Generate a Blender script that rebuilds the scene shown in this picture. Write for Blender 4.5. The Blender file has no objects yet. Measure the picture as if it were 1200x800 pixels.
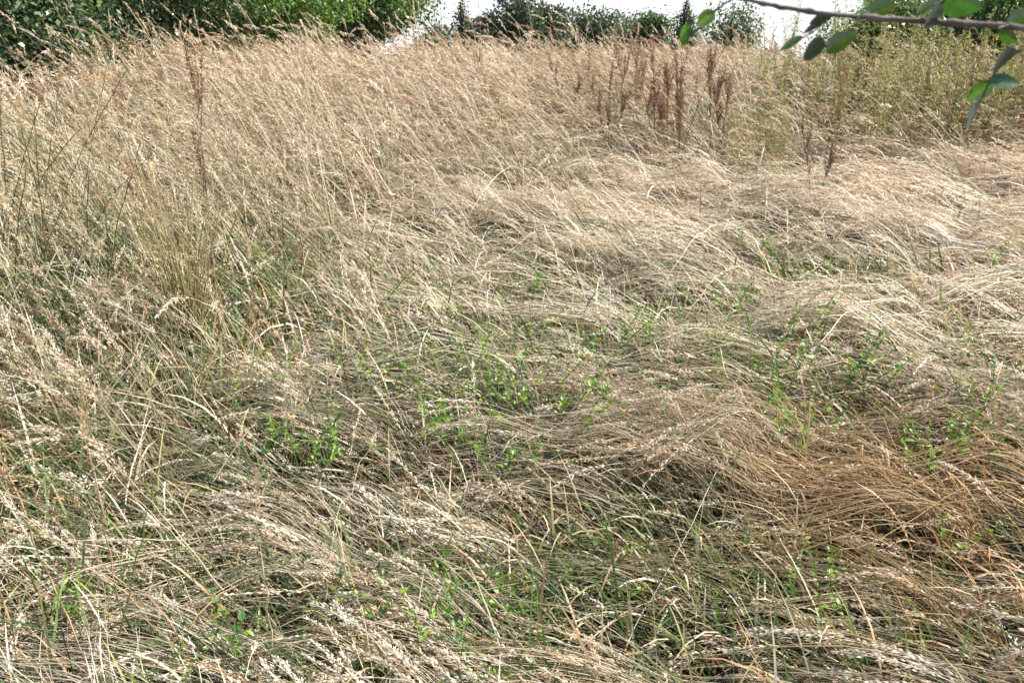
import bpy, math, random
import numpy as np
from mathutils import Vector
R = math.radians
rng = np.random.default_rng(7)
random.seed(7)
scene = bpy.context.scene
COL = scene.collection

# ------------------------------------------------------------------ camera
CAM_Z = 1.6
PITCH = 19.3                    # degrees below the horizontal
F = 942.0                       # focal length in pixels of the 1200 px wide photograph
cam_d = bpy.data.cameras.new("camera")
cam_d.sensor_width = 36.0
cam_d.lens = 36.0 * F / 1200.0
cam_d.clip_start = 0.05
cam_d.clip_end = 2000.0
cam_d.dof.use_dof = True
cam_d.dof.focus_distance = 3.2
cam_d.dof.aperture_fstop = 9.5
cam = bpy.data.objects.new("camera", cam_d)
cam.location = (0, 0, CAM_Z)
cam.rotation_euler = (R(90 - PITCH), 0, 0)
COL.objects.link(cam)
scene.camera = cam

# ------------------------------------------------------------------ sky, sun, exposure
SUN_EL, SUN_AZ = 48.0, 78.0    # azimuth clockwise from +Y (straight ahead); negative is left
world = bpy.data.worlds.new("World")
scene.world = world
world.use_nodes = True
wn = world.node_tree
sky = wn.nodes.new("ShaderNodeTexSky")
sky.sky_type = 'NISHITA'
sky.sun_disc = False
sky.sun_elevation = R(SUN_EL)
sky.sun_rotation = R(SUN_AZ)
sky.air_density = 1.2
sky.dust_density = 1.5
sky.ozone_density = 1.0
# thin white cloud over most of the sky, thickest towards the horizon
w_tc = wn.nodes.new("ShaderNodeTexCoord"); w_no = wn.nodes.new("ShaderNodeTexNoise"); w_no.inputs["Scale"].default_value = 2.2; w_no.inputs["Detail"].default_value = 6
w_sx = wn.nodes.new("ShaderNodeSeparateXYZ"); w_r = wn.nodes.new("ShaderNodeMapRange"); w_r.inputs[1].default_value = 0.0; w_r.inputs[2].default_value = 0.34; w_r.inputs[3].default_value = 0.62; w_r.inputs[4].default_value = 0.0
w_a = wn.nodes.new("ShaderNodeMath"); w_a.operation = 'ADD'; w_c = wn.nodes.new("ShaderNodeMapRange"); w_c.inputs[1].default_value = 0.54; w_c.inputs[2].default_value = 0.78
w_m = wn.nodes.new("ShaderNodeMix"); w_m.data_type = 'RGBA'; w_m.inputs[7].default_value = (8.4, 8.6, 8.9, 1)
L_ = wn.links.new
L_(w_tc.outputs["Generated"], w_no.inputs["Vector"]); L_(w_tc.outputs["Generated"], w_sx.inputs[0]); L_(w_sx.outputs[2], w_r.inputs[0])
L_(w_no.outputs["Fac"], w_a.inputs[0]); L_(w_r.outputs[0], w_a.inputs[1]); L_(w_a.outputs[0], w_c.inputs[0]); L_(w_c.outputs[0], w_m.inputs[0])
L_(sky.outputs[0], w_m.inputs[6]); L_(w_m.outputs[2], wn.nodes["Background"].inputs[0])
wn.nodes["Background"].inputs[1].default_value = 0.06
sl = bpy.data.lights.new("sun", 'SUN')
sl.energy = 5.0
sl.angle = R(0.5)
sl.color = (1.0, 0.94, 0.86)
so = bpy.data.objects.new("sun", sl)
sd = Vector((math.sin(R(SUN_AZ)) * math.cos(R(SUN_EL)), math.cos(R(SUN_AZ)) * math.cos(R(SUN_EL)), math.sin(R(SUN_EL))))
so.rotation_euler = sd.to_track_quat('Z', 'Y').to_euler()
so.location = (0, 0, 20)
COL.objects.link(so)
vs = scene.view_settings
vs.view_transform = 'Standard'
vs.look = 'None'
vs.exposure = 1.25
vs.gamma = 1.0
vs.use_curve_mapping = False
scene.cycles.max_bounces = 6
scene.cycles.diffuse_bounces = 3
scene.cycles.transmission_bounces = 4

# ------------------------------------------------------------------ helpers
_lat = {}
def noise(x, y, s, seed=0):
    """smooth value noise in -1..1, feature size s metres"""
    if seed not in _lat:
        _lat[seed] = np.random.default_rng(1000 + seed).uniform(-1, 1, (256, 256))
    L = _lat[seed]
    x = np.asarray(x, float) / s + 100.37; y = np.asarray(y, float) / s + 57.13
    xi = np.floor(x).astype(int); yi = np.floor(y).astype(int)
    fx = x - xi; fy = y - yi
    fx = fx * fx * (3 - 2 * fx); fy = fy * fy * (3 - 2 * fy)
    a = L[xi % 256, yi % 256]; b = L[(xi + 1) % 256, yi % 256]
    c = L[xi % 256, (yi + 1) % 256]; d = L[(xi + 1) % 256, (yi + 1) % 256]
    return (a * (1 - fx) + b * fx) * (1 - fy) + (c * (1 - fx) + d * fx) * fy

def G(x, y):
    """height of the ground"""
    y = np.asarray(y, float); x = np.asarray(x, float)
    t = np.clip((y - 2.6) / 12.0, 0, 1)
    base = 0.95 * (t * (1.35 - 0.35 * t * t * t)) / 1.0
    base = np.minimum(base, 0.95)
    return base + 0.05 * noise(x, y, 2.2, 1) + 0.025 * noise(x, y, 0.7, 2)

def ray(px, py):
    dx = (px - 600.0) / F; dy = -(py - 400.0) / F
    c, s = math.cos(R(PITCH)), math.sin(R(PITCH))
    return np.array([dx, c + dy * s, -s + dy * c])   # scaled so that depth along the axis is 1

def at(px, py, h=0.0):
    """where the sight line of the photograph's pixel meets the ground raised by h"""
    d = ray(px, py); t = 0.5
    while t < 60:
        p = np.array([0, 0, CAM_Z]) + d * t
        if p[2] <= G(p[0], p[1]) + h:
            return p
        t += 0.01
    return np.array([0, 0, CAM_Z]) + d * t

def at_y(px, py, Y):
    d = ray(px, py)
    return np.array([0, 0, CAM_Z]) + d * (Y / d[1])

def norm(v):
    return v / np.maximum(np.linalg.norm(v, axis=-1, keepdims=True), 1e-9)

class MB:
    """collects quads and triangles and links them as one mesh object"""
    def __init__(s):
        s.v = []; s.c = []; s.q = []; s.t = []; s.n = 0
    def _add(s, v, c, q=None, t=None):
        v = np.asarray(v, np.float32).reshape(-1, 3)
        c = np.broadcast_to(np.asarray(c, np.float32), v.shape) if np.ndim(c) == 1 else np.asarray(c, np.float32).reshape(-1, 3)
        s.v.append(v); s.c.append(c)
        if q is not None: s.q.append(np.asarray(q, np.int32).reshape(-1, 4) + s.n)
        if t is not None: s.t.append(np.asarray(t, np.int32).reshape(-1, 3) + s.n)
        s.n += len(v)
    def ribbons(s, P, W, side, C):
        n, k, _ = P.shape
        a = P - side * W[..., None] * .5; b = P + side * W[..., None] * .5
        V = np.stack([a, b], 2).reshape(-1, 3)
        CC = np.repeat(C[:, :, None, :], 2, 2).reshape(-1, 3)
        i = (np.arange(n) * k * 2)[:, None] + (np.arange(k - 1) * 2)[None, :]
        s._add(V, CC, np.stack([i, i + 1, i + 3, i + 2], -1))
    def tubes(s, P, W, C, m=3):
        n, k, _ = P.shape
        T = np.empty_like(P); T[:, 1:-1] = P[:, 2:] - P[:, :-2]; T[:, 0] = P[:, 1] - P[:, 0]; T[:, -1] = P[:, -1] - P[:, -2]
        T = norm(T)
        ref = np.zeros_like(T); ref[..., 2] = 1; ref[np.abs(T[..., 2]) > .95] = (1, 0, 0)
        A = norm(np.cross(T, ref)); B = np.cross(T, A)
        an = np.arange(m) * 2 * math.pi / m
        V = P[:, :, None] + (A[:, :, None] * np.cos(an)[None, None, :, None] + B[:, :, None] * np.sin(an)[None, None, :, None]) * W[:, :, None, None] * .5
        CC = np.repeat(C[:, :, None, :], m, 2)
        base = (np.arange(n) * k * m)[:, None, None] + (np.arange(k - 1) * m)[None, :, None]
        j = np.arange(m)[None, None, :]; j2 = (j + 1) % m
        s._add(V.reshape(-1, 3), CC.reshape(-1, 3), np.stack(np.broadcast_arrays(base + j, base + j2, base + m + j2, base + m + j), -1))
    def diamonds(s, p, d, w, L, Wd, C, belly=.45):
        """pointed leaf shapes: base p, direction d, width direction w"""
        L = np.asarray(L)[:, None]; Wd = np.asarray(Wd)[:, None]
        m = p + d * L * belly
        V = np.stack([p, m - w * Wd * .5, p + d * L, m + w * Wd * .5], 1)
        n = len(p)
        s._add(V, np.repeat(C[:, None, :], 4, 1), np.arange(n * 4).reshape(-1, 4))
    def tris(s, p, d, w, L, Wd, C):
        L = np.asarray(L)[:, None]; Wd = np.asarray(Wd)[:, None]
        V = np.stack([p - w * Wd * .5, p + d * L, p + w * Wd * .5], 1)
        s._add(V, np.repeat(C[:, None, :], 3, 1), t=np.arange(len(p) * 3).reshape(-1, 3))
    def mesh(s, name, mat, smooth=False):
        V = np.concatenate(s.v); C = np.concatenate(s.c)
        Q = np.concatenate(s.q) if s.q else np.zeros((0, 4), np.int32)
        T = np.concatenate(s.t) if s.t else np.zeros((0, 3), np.int32)
        me = bpy.data.meshes.new(name)
        me.vertices.add(len(V)); me.vertices.foreach_set("co", V.ravel())
        me.loops.add(Q.size + T.size); me.loops.foreach_set("vertex_index", np.concatenate([Q.ravel(), T.ravel()]))
        me.polygons.add(len(Q) + len(T))
        st = np.concatenate([np.arange(len(Q)) * 4, Q.size + np.arange(len(T)) * 3]).astype(np.int32)
        me.polygons.foreach_set("loop_start", st)
        if smooth: me.polygons.foreach_set("use_smooth", np.ones(len(st), bool))
        a = me.attributes.new("tint", 'FLOAT_COLOR' if len(V) < 20000 else 'BYTE_COLOR', 'POINT')
        C4 = np.ones((len(V), 4), np.float32); C4[:, :3] = np.clip(C, 0, 1)
        a.data.foreach_set("color", C4.ravel())
        me.materials.append(mat)
        me.update(calc_edges=True)
        return me
    def build(s, name, mat, parent=None, smooth=False):
        o = bpy.data.objects.new(name, s.mesh(name, mat, smooth))
        COL.objects.link(o)
        if parent is not None: o.parent = parent
        return o

def tag(o, label=None, cat=None, group=None, kind=None):
    if label: o["label"] = label
    if cat: o["category"] = cat
    if group: o["group"] = group
    if kind: o["kind"] = kind
    return o

def empty(name, loc, rz=0.0):
    o = bpy.data.objects.new(name, None)
    o.location = loc; o.rotation_euler = (0, 0, rz); o.empty_display_size = .1
    COL.objects.link(o)
    return o

def copy_tree(o, parent=None):
    c = o.copy(); COL.objects.link(c)
    if parent is not None: c.parent = parent
    for ch in list(o.children): copy_tree(ch, c)
    return c

def leaf_mat(name, trans=.35, rough=.6, spec=.3, var=.12, scale=60.0, tcol=(1, 1, 1)):
    m = bpy.data.materials.new(name); m.use_nodes = True
    nt = m.node_tree; N = nt.nodes; Lk = nt.links
    bs = N["Principled BSDF"]; out = N["Material Output"]
    at_ = N.new("ShaderNodeAttribute"); at_.attribute_name = "tint"
    no = N.new("ShaderNodeTexNoise"); no.inputs["Scale"].default_value = scale
    tc = N.new("ShaderNodeTexCoord"); Lk.new(tc.outputs["Object"], no.inputs["Vector"])
    mr = N.new("ShaderNodeMapRange"); mr.inputs[3].default_value = 1 - var * 2; mr.inputs[4].default_value = 1 + var * 2
    Lk.new(no.outputs["Fac"], mr.inputs[0])
    mx = N.new("ShaderNodeVectorMath"); mx.operation = 'SCALE'
    Lk.new(at_.outputs["Color"], mx.inputs[0]); Lk.new(mr.outputs[0], mx.inputs["Scale"])
    Lk.new(mx.outputs[0], bs.inputs["Base Color"])
    bs.inputs["Roughness"].default_value = rough
    bs.inputs["Specular IOR Level"].default_value = spec
    tr = N.new("ShaderNodeBsdfTranslucent")
    ml = N.new("ShaderNodeVectorMath"); ml.operation = 'MULTIPLY'; ml.inputs[1].default_value = tcol
    Lk.new(mx.outputs[0], ml.inputs[0]); Lk.new(ml.outputs[0], tr.inputs["Color"])
    ms = N.new("ShaderNodeMixShader"); ms.inputs[0].default_value = trans
    Lk.new(bs.outputs[0], ms.inputs[1]); Lk.new(tr.outputs[0], ms.inputs[2]); Lk.new(ms.outputs[0], out.inputs["Surface"])
    return m

M_STRAW = leaf_mat("dry_straw", .2, .5, .3, .1, 30)
M_HEAD = leaf_mat("seed_head", .3, .7, .12, .1, 40)
M_GREEN = leaf_mat("green_blade", .4, .55, .25, .15, 20, (1.1, 1.3, .6))
M_SPRIG = leaf_mat("sprig_leaf", .38, .4, .5, .12, 80, (1.1, 1.3, .4))
M_LEAF = leaf_mat("tree_leaf", .4, .33, .6, .2, 1.2, (1.1, 1.35, .5))
M_DOCK = leaf_mat("dock_seed", .25, .7, .2, .2, 50)
M_BARK = leaf_mat("bark", 0.0, .85, .2, .25, 25)
M_NEAR = leaf_mat("glossy_leaf", .35, .3, .8, .1, 60, (1.1, 1.3, .4))

M_NEAR.node_tree.nodes["Principled BSDF"].inputs["Coat Weight"].default_value = .6
M_NEAR.node_tree.nodes["Principled BSDF"].inputs["Coat Roughness"].default_value = .22
_n = M_BARK.node_tree
_b = _n.nodes.new("ShaderNodeBump"); _b.inputs["Strength"].default_value = .7; _b.inputs["Distance"].default_value = .004
_v = _n.nodes.new("ShaderNodeTexNoise"); _v.inputs["Scale"].default_value = 160; _v.inputs["Detail"].default_value = 5
_c = _n.nodes.new("ShaderNodeTexCoord"); _n.links.new(_c.outputs["Object"], _v.inputs["Vector"])
_n.links.new(_v.outputs["Fac"], _b.inputs["Height"]); _n.links.new(_b.outputs[0], _n.nodes["Principled BSDF"].inputs["Normal"])

# ------------------------------------------------------------------ ground
def build_ground():
    ys = np.concatenate([-np.geomspace(300, 1, 14), np.linspace(-.8, 9, 99), np.geomspace(9.15, 900, 70)])
    xs = np.concatenate([-np.geomspace(700, 7.2, 34), np.linspace(-7, 7, 113), np.geomspace(7.2, 700, 34)])
    X, Y = np.meshgrid(xs, ys)
    Z = G(X, Y) + .012 * noise(X, Y, .13, 3) * (np.abs(Y) < 12)
    ny, nx = X.shape
    V = np.stack([X, Y, Z], -1).reshape(-1, 3)
    i = (np.arange(ny - 1) * nx)[:, None] + np.arange(nx - 1)[None, :]
    mb = MB(); mb._add(V, np.array([.1, .1, .1]), np.stack([i, i + 1, i + nx + 1, i + nx], -1))
    m = bpy.data.materials.new("thatch_soil"); m.use_nodes = True
    nt = m.node_tree; N = nt.nodes; Lk = nt.links
    bs = N["Principled BSDF"]; bs.inputs["Roughness"].default_value = .95; bs.inputs["Specular IOR Level"].default_value = .1
    tc = N.new("ShaderNodeTexCoord")
    n1 = N.new("ShaderNodeTexNoise"); n1.inputs["Scale"].default_value = 9; n1.inputs["Detail"].default_value = 8
    n2 = N.new("ShaderNodeTexNoise"); n2.inputs["Scale"].default_value = 140; n2.inputs["Detail"].default_value = 4
    Lk.new(tc.outputs["Object"], n1.inputs["Vector"]); Lk.new(tc.outputs["Object"], n2.inputs["Vector"])
    r1 = N.new("ShaderNodeValToRGB")
    r1.color_ramp.elements[0].position = .35; r1.color_ramp.elements[0].color = (.022, .017, .012, 1)
    r1.color_ramp.elements[1].position = .68; r1.color_ramp.elements[1].color = (.09, .068, .042, 1)
    Lk.new(n1.outputs["Fac"], r1.inputs[0])
    mx = N.new("ShaderNodeMix"); mx.data_type = 'RGBA'; mx.blend_type = 'OVERLAY'; mx.inputs[0].default_value = .7
    Lk.new(r1.outputs[0], mx.inputs[6]); Lk.new(n2.outputs["Fac"], mx.inputs[7]); Lk.new(mx.outputs[2], bs.inputs["Base Color"])
    bp = N.new("ShaderNodeBump"); bp.inputs["Strength"].default_value = .8; bp.inputs["Distance"].default_value = .02
    Lk.new(n2.outputs["Fac"], bp.inputs["Height"]); Lk.new(bp.outputs[0], bs.inputs["Normal"])
    o = mb.build("ground", m, smooth=True)
    tag(o, kind="structure")
build_ground()

# ------------------------------------------------------------------ fields that shape the meadow
YB_X = np.array([-4.0, -2.2, -1.5, -1.15, -0.9, 0.0, 1.4, 2.1, 2.9, 4.0, 7.0])
YB_Y = np.array([1.4, 1.6, 1.9, 3.6, 5.6, 7.8, 9.2, 7.6, 8.0, 8.6, 9.0])
def upright(x, y):
    yb = np.interp(x, YB_X, YB_Y) + .5 * noise(x, y, .9, 5)
    return 1 / (1 + np.exp(-(y - yb) / .75))

def blob(x, y, px, py, rx, ry, h=.15):
    c = at(px, py, h)
    return np.exp(-((x - c[0]) / rx) ** 2 - ((y - c[1]) / ry) ** 2)

def mat_h(x, y):
    """height of the tangled mat of fallen grass above the ground"""
    a = noise(x + .25 * y, y * 1.0, .62, 11); b = noise(x * .8 + .45 * y, y * 1.5 - .2 * x, .27, 12)
    c = noise(x, y, .13, 13)
    h = .19 + .055 * a + .115 * b + .07 * c
    h = h - .17 * blob(x, y, 350, 400, .28, .22) - .16 * blob(x, y, 1040, 330, .45, .22) - .15 * blob(x, y, 1010, 465, .25, .1)
    h = h - .15 * blob(x, y, 750, 650, .3, .16) - .13 * blob(x, y, 950, 610, .3, .16) - .1 * blob(x, y, 150, 560, .25, .2) - .13 * blob(x, y, 640, 210, .5, .4)
    h = h + .12 * blob(x, y, 840, 560, .45, .18) + .12 * blob(x, y, 760, 300, .6, .3) + .1 * blob(x, y, 1100, 600, .3, .2)
    return np.clip(h, .03, .6)

def heading(x, y):
    p = 150 + 26 * noise(x, y, 1.7, 21) + 18 * noise(x, y, .55, 22)
    p = p - 12 * blob(x, y, 1000, 600, .8, .5) + 18 * blob(x, y, 1050, 300, 1.6, 1.5) + 14 * blob(x, y, 150, 640, .6, .6)
    return np.radians(p)

def gold(x, y):
    return np.clip(blob(x, y, 1200, 570, .7, .5) * 1.1 + .9 * blob(x, y, 1150, 730, .45, .4) + .3 * blob(x, y, 1150, 450, .5, .4), 0, 1)
def greenness(x, y):
    g = .18 + .25 * noise(x, y, .8, 31) + .18 * noise(x, y, .25, 32)
    for px, py, rx, ry, a in ((120, 330, .9, .9, 1.0), (20, 200, 1.0, 1.2, .5), (400, 760, .9, .3, .5), (820, 720, .5, .3, .45), (930, 90, 1.5, 1.8, .6), (60, 150, 1.5, 1.6, .6), (300, 360, .5, .5, .4), (880, 400, .35, .4, .7), (1040, 310, .4, .35, .6),
                              (560, 460, .6, .5, .5), (700, 700, .6, .3, .6), (480, 110, .6, 1., .5), (600, 400, .6, .6, .35), (60, 560, .5, .4, .5),
                              (350, 700, .5, .3, .5), (650, 300, .4, .8, .4), (940, 250, .6, .8, .25), (1100, 90, 2.5, 2, .7), (890, 120, .7, 1.2, .45)):
        g = g + a * blob(x, y, px, py, rx, ry)
    return np.clip(g, 0, 1)

def roots(n, y0, y1, per=0, spread=.04):
    """random root points in the wedge the camera can see, with a margin for a step to the side"""
    yy = rng.uniform(0, 1, n * 3); hw0, hw1 = .68 * y0 + 1.4, .68 * y1 + 1.4
    y = y0 + (y1 - y0) * yy
    hw = .68 * y + 1.4
    keep = rng.uniform(0, 1, n * 3) < hw / hw1
    y = y[keep][:n]; hw = hw[keep][:n]
    x = rng.uniform(-1, 1, len(y)) * hw
    if per == 0: return x, y
    m = max(1, len(x) // per)                       # gather into tufts
    c = rng.integers(0, m, len(x)); sp = spread * rng.uniform(.4, 1.6, m)[c]
    hy = y[:m][c] + rng.normal(size=len(x)) * sp; hx = x[:m][c] + rng.normal(size=len(x)) * sp
    loose = rng.uniform(size=len(x)) < .22
    return np.where(loose, x, hx), np.where(loose, y, hy), c

def grow(x, y, Lg, up, K, hd, uc, bc):
    """grow stems from (x,y); up = True for standing ones. returns P[n,K,3]"""
    n = len(x)
    P = np.empty((n, K, 3)); z = G(x, y) - .01
    P[:, 0] = np.stack([x, y, z], 1)
    g0 = G(x, y)
    ds = Lg / (K - 1)
    u = np.clip(uc + rng.normal(size=n) * .14, .05, 1.3) * np.where(rng.uniform(size=n) < .06, 1.4, 1.0)
    wig = rng.normal(size=n) * .1
    lean0 = np.where(up, rng.normal(25, 11, n) + 26 * (1 - upright(x, y)), rng.normal(28, 14, n))      # degrees from vertical at the base
    bend = rng.normal(20, 12, n) + bc
    ang = R(90) - np.radians(np.clip(lean0, 0, 70))
    h = hd.copy()
    cx, cy, cz = x.copy(), y.copy(), z.copy()
    for k in range(1, K):
        s = (k - .5) / (K - 1)
        phi_u = ang - np.radians(bend) * s ** 1.6 * 1.6
        zt = G(cx, cy) + mat_h(cx, cy) * u
        slope = np.clip((zt - cz) / .17, -.45, 2.2)
        phi_l = np.arctan(slope + wig)
        phi = np.where(up, phi_u, phi_l)
        if k > 1:
            h = h + .35 * (heading(cx, cy) - heading(x, y)) * np.where(up, .2, 1.0) / K * 3 + rng.normal(size=n) * .035
        cx = cx + np.cos(phi) * np.cos(h) * ds
        cy = cy + np.cos(phi) * np.sin(h) * ds
        cz = np.maximum(cz + np.sin(phi) * ds, G(cx, cy) + .012)
        P[:, k] = np.stack([cx, cy, cz], 1)
    return P

def side_vec(P):
    T = np.empty_like(P); T[:, :-1] = P[:, 1:] - P[:, :-1]; T[:, -1] = T[:, -2]
    T = norm(T)
    upv = np.zeros_like(T); upv[..., 2] = 1
    roll = rng.normal(size=(len(P), 1, 3)) * .55
    S = norm(np.cross(T, norm(upv + roll)))
    return S, T

STRAW = np.array([[.64, .56, .43], [.60, .50, .36], [.70, .65, .55], [.50, .39, .26], [.66, .62, .54]])
HEADC = np.array([[.70, .62, .50], [.65, .555, .43], [.75, .68, .57], [.52, .405, .285], [.71, .64, .54], [.67, .565, .44]])
GOLD = np.array([.61, .415, .19])
OLIVE = np.array([.22, .24, .085])
GREENS = np.array([[.075, .12, .045], [.10, .16, .05], [.06, .10, .05], [.14, .18, .065], [.09, .13, .075]])

def pick(A, n, v=.1):
    return A[rng.integers(0, len(A), n)] * (1 + rng.normal(size=(n, 1)) * v)

def heads(mb, tip, T, Lp, Rr, cnt, sz, C, quad=True, droop=None, fat=None):
    """a seed head on each tip: an arching axis with small scales in loose whorls"""
    n = len(tip)
    if droop is None: droop = rng.uniform(.02, .38, n)
    down = np.array([0, 0, -1.0])
    j = np.repeat(np.arange(n), cnt)
    node = rng.integers(0, 9, n * cnt) / 9.0
    t = np.clip(node + rng.uniform(0, .09, n * cnt), 0, 1)
    ax = tip[j] + T[j] * (Lp[j] * t)[:, None] + down * (droop[j] * Lp[j] * t * t)[:, None]
    A = norm(T[j] + down * (2 * droop[j] * t)[:, None])
    rad = norm(np.cross(A, rng.normal(size=(n * cnt, 3))))
    env = np.clip(t * 5, .15, 1) * (1.12 - t) ** .8 * 1.15
    rr = rng.uniform(.05, 1, n * cnt) * Rr[j] * env
    p = ax + rad * rr[:, None] + down * (rr * .35)[:, None]
    d = norm(A * 1.0 + rad * rng.uniform(.05, .5, (n * cnt, 1)) + rng.normal(size=(n * cnt, 3)) * .16)
    w = norm(np.cross(d, rng.normal(size=(n * cnt, 3))))
    L = sz[j] * rng.uniform(.75, 1.25, n * cnt)
    W = L * rng.uniform(.24, .4, n * cnt)
    CC = C[j] * rng.uniform(.82, 1.18, (n * cnt, 1))
    if quad: mb.diamonds(p, d, w, L, W, CC)
    else: mb.tris(p, d, w, L, W * 1.2, CC)
    # the axis itself
    q = np.linspace(0, 1, 4)[None, :, None]
    AX = tip[:, None] + T[:, None] * Lp[:, None, None] * q + down * (droop * Lp)[:, None, None] * q * q
    S, _ = side_vec(AX)
    mb.ribbons(AX, np.linspace(1, .4, 4)[None, :] * (sz * .18)[:, None], S, np.repeat(C[:, None], 4, 1))

def meadow(mbS, mbH, n, y0, y1, K, cnt, sizer, tube=False, quad=True, per=26, spread=.05):
    x, y, c = roots(n, y0, y1, per, spread); n = len(x); m = c.max() + 1
    cr = lambda a: a[c]
    # thinner where the green weeds stand at the back right
    thin = np.clip(1 + .35 * noise(x, y, .45, 51), .4, 1)
    wm = 1 / (1 + np.exp(-(x - .335 * y) / .22)) / (1 + np.exp(-(y - 7.9) / .25))
    wm = np.maximum(wm, .6 * np.exp(-((x - 2.35) / .5) ** 2 - ((y - 7.8) / .9) ** 2))
    gaps = np.clip((noise(x, y, .6, 52) + .7 * noise(x, y, .25, 53) + .45) * 1.5, .08, 1)
    thin = np.clip(thin * (1 - .72 * wm), .03, 1) * np.where((y > 3.0) & (y < 11), 1 + (gaps - 1) * upright(x, y) * .9, 1)
    keep = rng.uniform(size=n) < thin; x = x[keep]; y = y[keep]; c = c[keep]; n = len(x)
    U = upright(x, y)
    up = np.where(rng.uniform(size=n) < .6, cr(rng.uniform(size=m)), rng.uniform(size=n)) < np.clip(U * 1.05 + .02, 0, 1)
    hd = heading(x, y) + cr(rng.normal(size=m)) * np.where(up, .3, .3) + rng.normal(size=n) * np.where(up, .28, .13)
    wild = rng.uniform(size=n) < .07
    hd = np.where(wild, hd + rng.normal(size=n) * .8, hd)
    L = rng.normal(.82, .10, n) + cr(rng.normal(size=m)) * .10; L = np.where(up & (rng.uniform(size=n) < .12), L * (1.3 + .25 * ((y > 5) & (x < 1.5))), L)
    L = np.where(up, L * (1 - .02 * (y > 6)), L * 1.2); L = np.clip(L, .4, 1.6) * np.where(up, np.interp(y, [1.5, 3.0, 5.5], [.55, .72, 1.0]), 1.0)
    ucl = cr(rng.uniform(.08, 1, m) ** .7)
    P = grow(x, y, L, up, K, hd, ucl, cr(np.abs(rng.normal(size=m)) * 20))
    gd = gold(x, y)[:, None] * np.clip(cr(rng.uniform(.25, 1.7, (m, 1))) + .2 * rng.normal(size=(n, 1)), 0, 1); gr = greenness(x, y)[:, None]
    D = np.sqrt(x * x + y * y); sc = sizer(D)
    cv = cr(rng.normal(size=(m, 1)))
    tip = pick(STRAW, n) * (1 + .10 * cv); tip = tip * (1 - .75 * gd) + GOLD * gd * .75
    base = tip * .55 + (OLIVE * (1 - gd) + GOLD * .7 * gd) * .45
    # browner stems low in the mat also darkened as hollow shade; top ones bleached
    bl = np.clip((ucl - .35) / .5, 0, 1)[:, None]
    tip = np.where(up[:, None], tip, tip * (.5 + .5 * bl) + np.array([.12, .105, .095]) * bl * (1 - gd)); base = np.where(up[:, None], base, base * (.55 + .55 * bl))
    # standing stems are darker, olive and fawn below their pale heads, in patches
    pt = np.clip(np.clip(noise(x, y, 1.1, 61) + .7 * noise(x, y, .4, 62), -1, 1) * .5 + .5 + .55 * blob(x, y, 90, 300, 1.1, 1.6), 0, 1.15)[:, None]
    std = np.array([.42, .31, .175]) * (1 - pt) + np.array([.20, .205, .085]) * pt
    tip = np.where(up[:, None], tip * .4 + std * .5, tip); base = np.where(up[:, None], base * .25 + std * .45, base)
    greenstem = (cr(rng.uniform(size=(m, 1))) * .6 + rng.uniform(size=(n, 1)) * .4 < .08 + .34 * gr * (1 - gd))
    tip = np.where(greenstem, tip * .3 + np.array([.20, .22, .10]) * .7, tip)
    base = np.where(greenstem, np.array([.11, .15, .06]), base)
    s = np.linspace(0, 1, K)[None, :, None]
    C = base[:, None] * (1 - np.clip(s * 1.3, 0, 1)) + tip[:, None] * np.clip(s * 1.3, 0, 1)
    W = (np.linspace(1.15, .55, K)[None, :]) * (.0032 * sc * rng.uniform(.5, 1.4, n) * (1 + .25 * gd[:, 0]))[:, None]
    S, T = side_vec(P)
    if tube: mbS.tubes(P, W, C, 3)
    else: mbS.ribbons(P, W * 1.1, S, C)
    # seed heads
    has = rng.uniform(size=n) < (.9 - .6 * gd[:, 0]) * np.where(up, 1, .25 + .75 * bl[:, 0])
    i = np.nonzero(has)[0]
    C2 = pick(HEADC, len(i), .06) * (1 + .07 * cv[i])
    far_pink = np.clip((y[i] - 3.5) / 4, 0, 1)[:, None]
    C2 = C2 * (1 - far_pink * np.array([0.0, .045, .07]))
    C2 = np.where(rng.uniform(size=(len(i), 1)) < .06, C2 * np.array([.72, .56, .46]), C2)
    C2 = C2 * (1 - .34 * (pt[i] * up[i][:, None]) * np.array([.7, .8, 1.1]))
    C2 = C2 * (1 - .4 * gd[i]) + np.array([.60, .44, .25]) * .4 * gd[i]
    Lp = rng.uniform(.12, .28, len(i)); fat = rng.uniform(.4, 1.4, len(i)) * (1 + .9 * blob(x[i], y[i], 60, 560, .7, 1.0) + .4 * (noise(x[i], y[i], .3, 71) > .35))
    heads(mbH, P[i, -1], T[i, -1], Lp, .0115 * fat * np.sqrt(sc[i]), cnt, .0130 * sc[i], C2, quad)
    return x, y

S1, H1 = MB(), MB()
meadow(S1, H1, 5400, .7, 3.4, 16, 90, lambda d: np.ones_like(d) * 1.0, tube=True)
meadow(S1, H1, 11500, 3.4, 6.5, 13, 56, lambda d: (np.maximum(d, 3.4) / 3.4) ** .7)
S2, H2 = MB(), MB()
meadow(S2, H2, 30000, 6.5, 13.5, 9, 32, lambda d: (d / 3.4) ** .68, quad=False, per=24, spread=.06)
meadow(S2, H2, 22000, 13.5, 34, 7, 12, lambda d: (d / 3.4) ** .8, quad=False, per=20, spread=.1)
tag(S1.build("fallen_grass_stems", M_STRAW), "pale dry grass stems fallen flat in tangled waves across the near meadow", "grass", kind="stuff")
tag(H1.build("fallen_grass_seed_heads", M_HEAD), "fluffy beige seed heads lying over the fallen stems of the near meadow", "grass", kind="stuff")
tag(S2.build("standing_grass_stems", M_STRAW), "dry straw stems still standing and leaning left in the back meadow", "grass", kind="stuff")
tag(H2.build("standing_grass_seed_heads", M_HEAD), "pinkish beige nodding seed heads topping the grass of the back meadow", "grass", kind="stuff")

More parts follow.
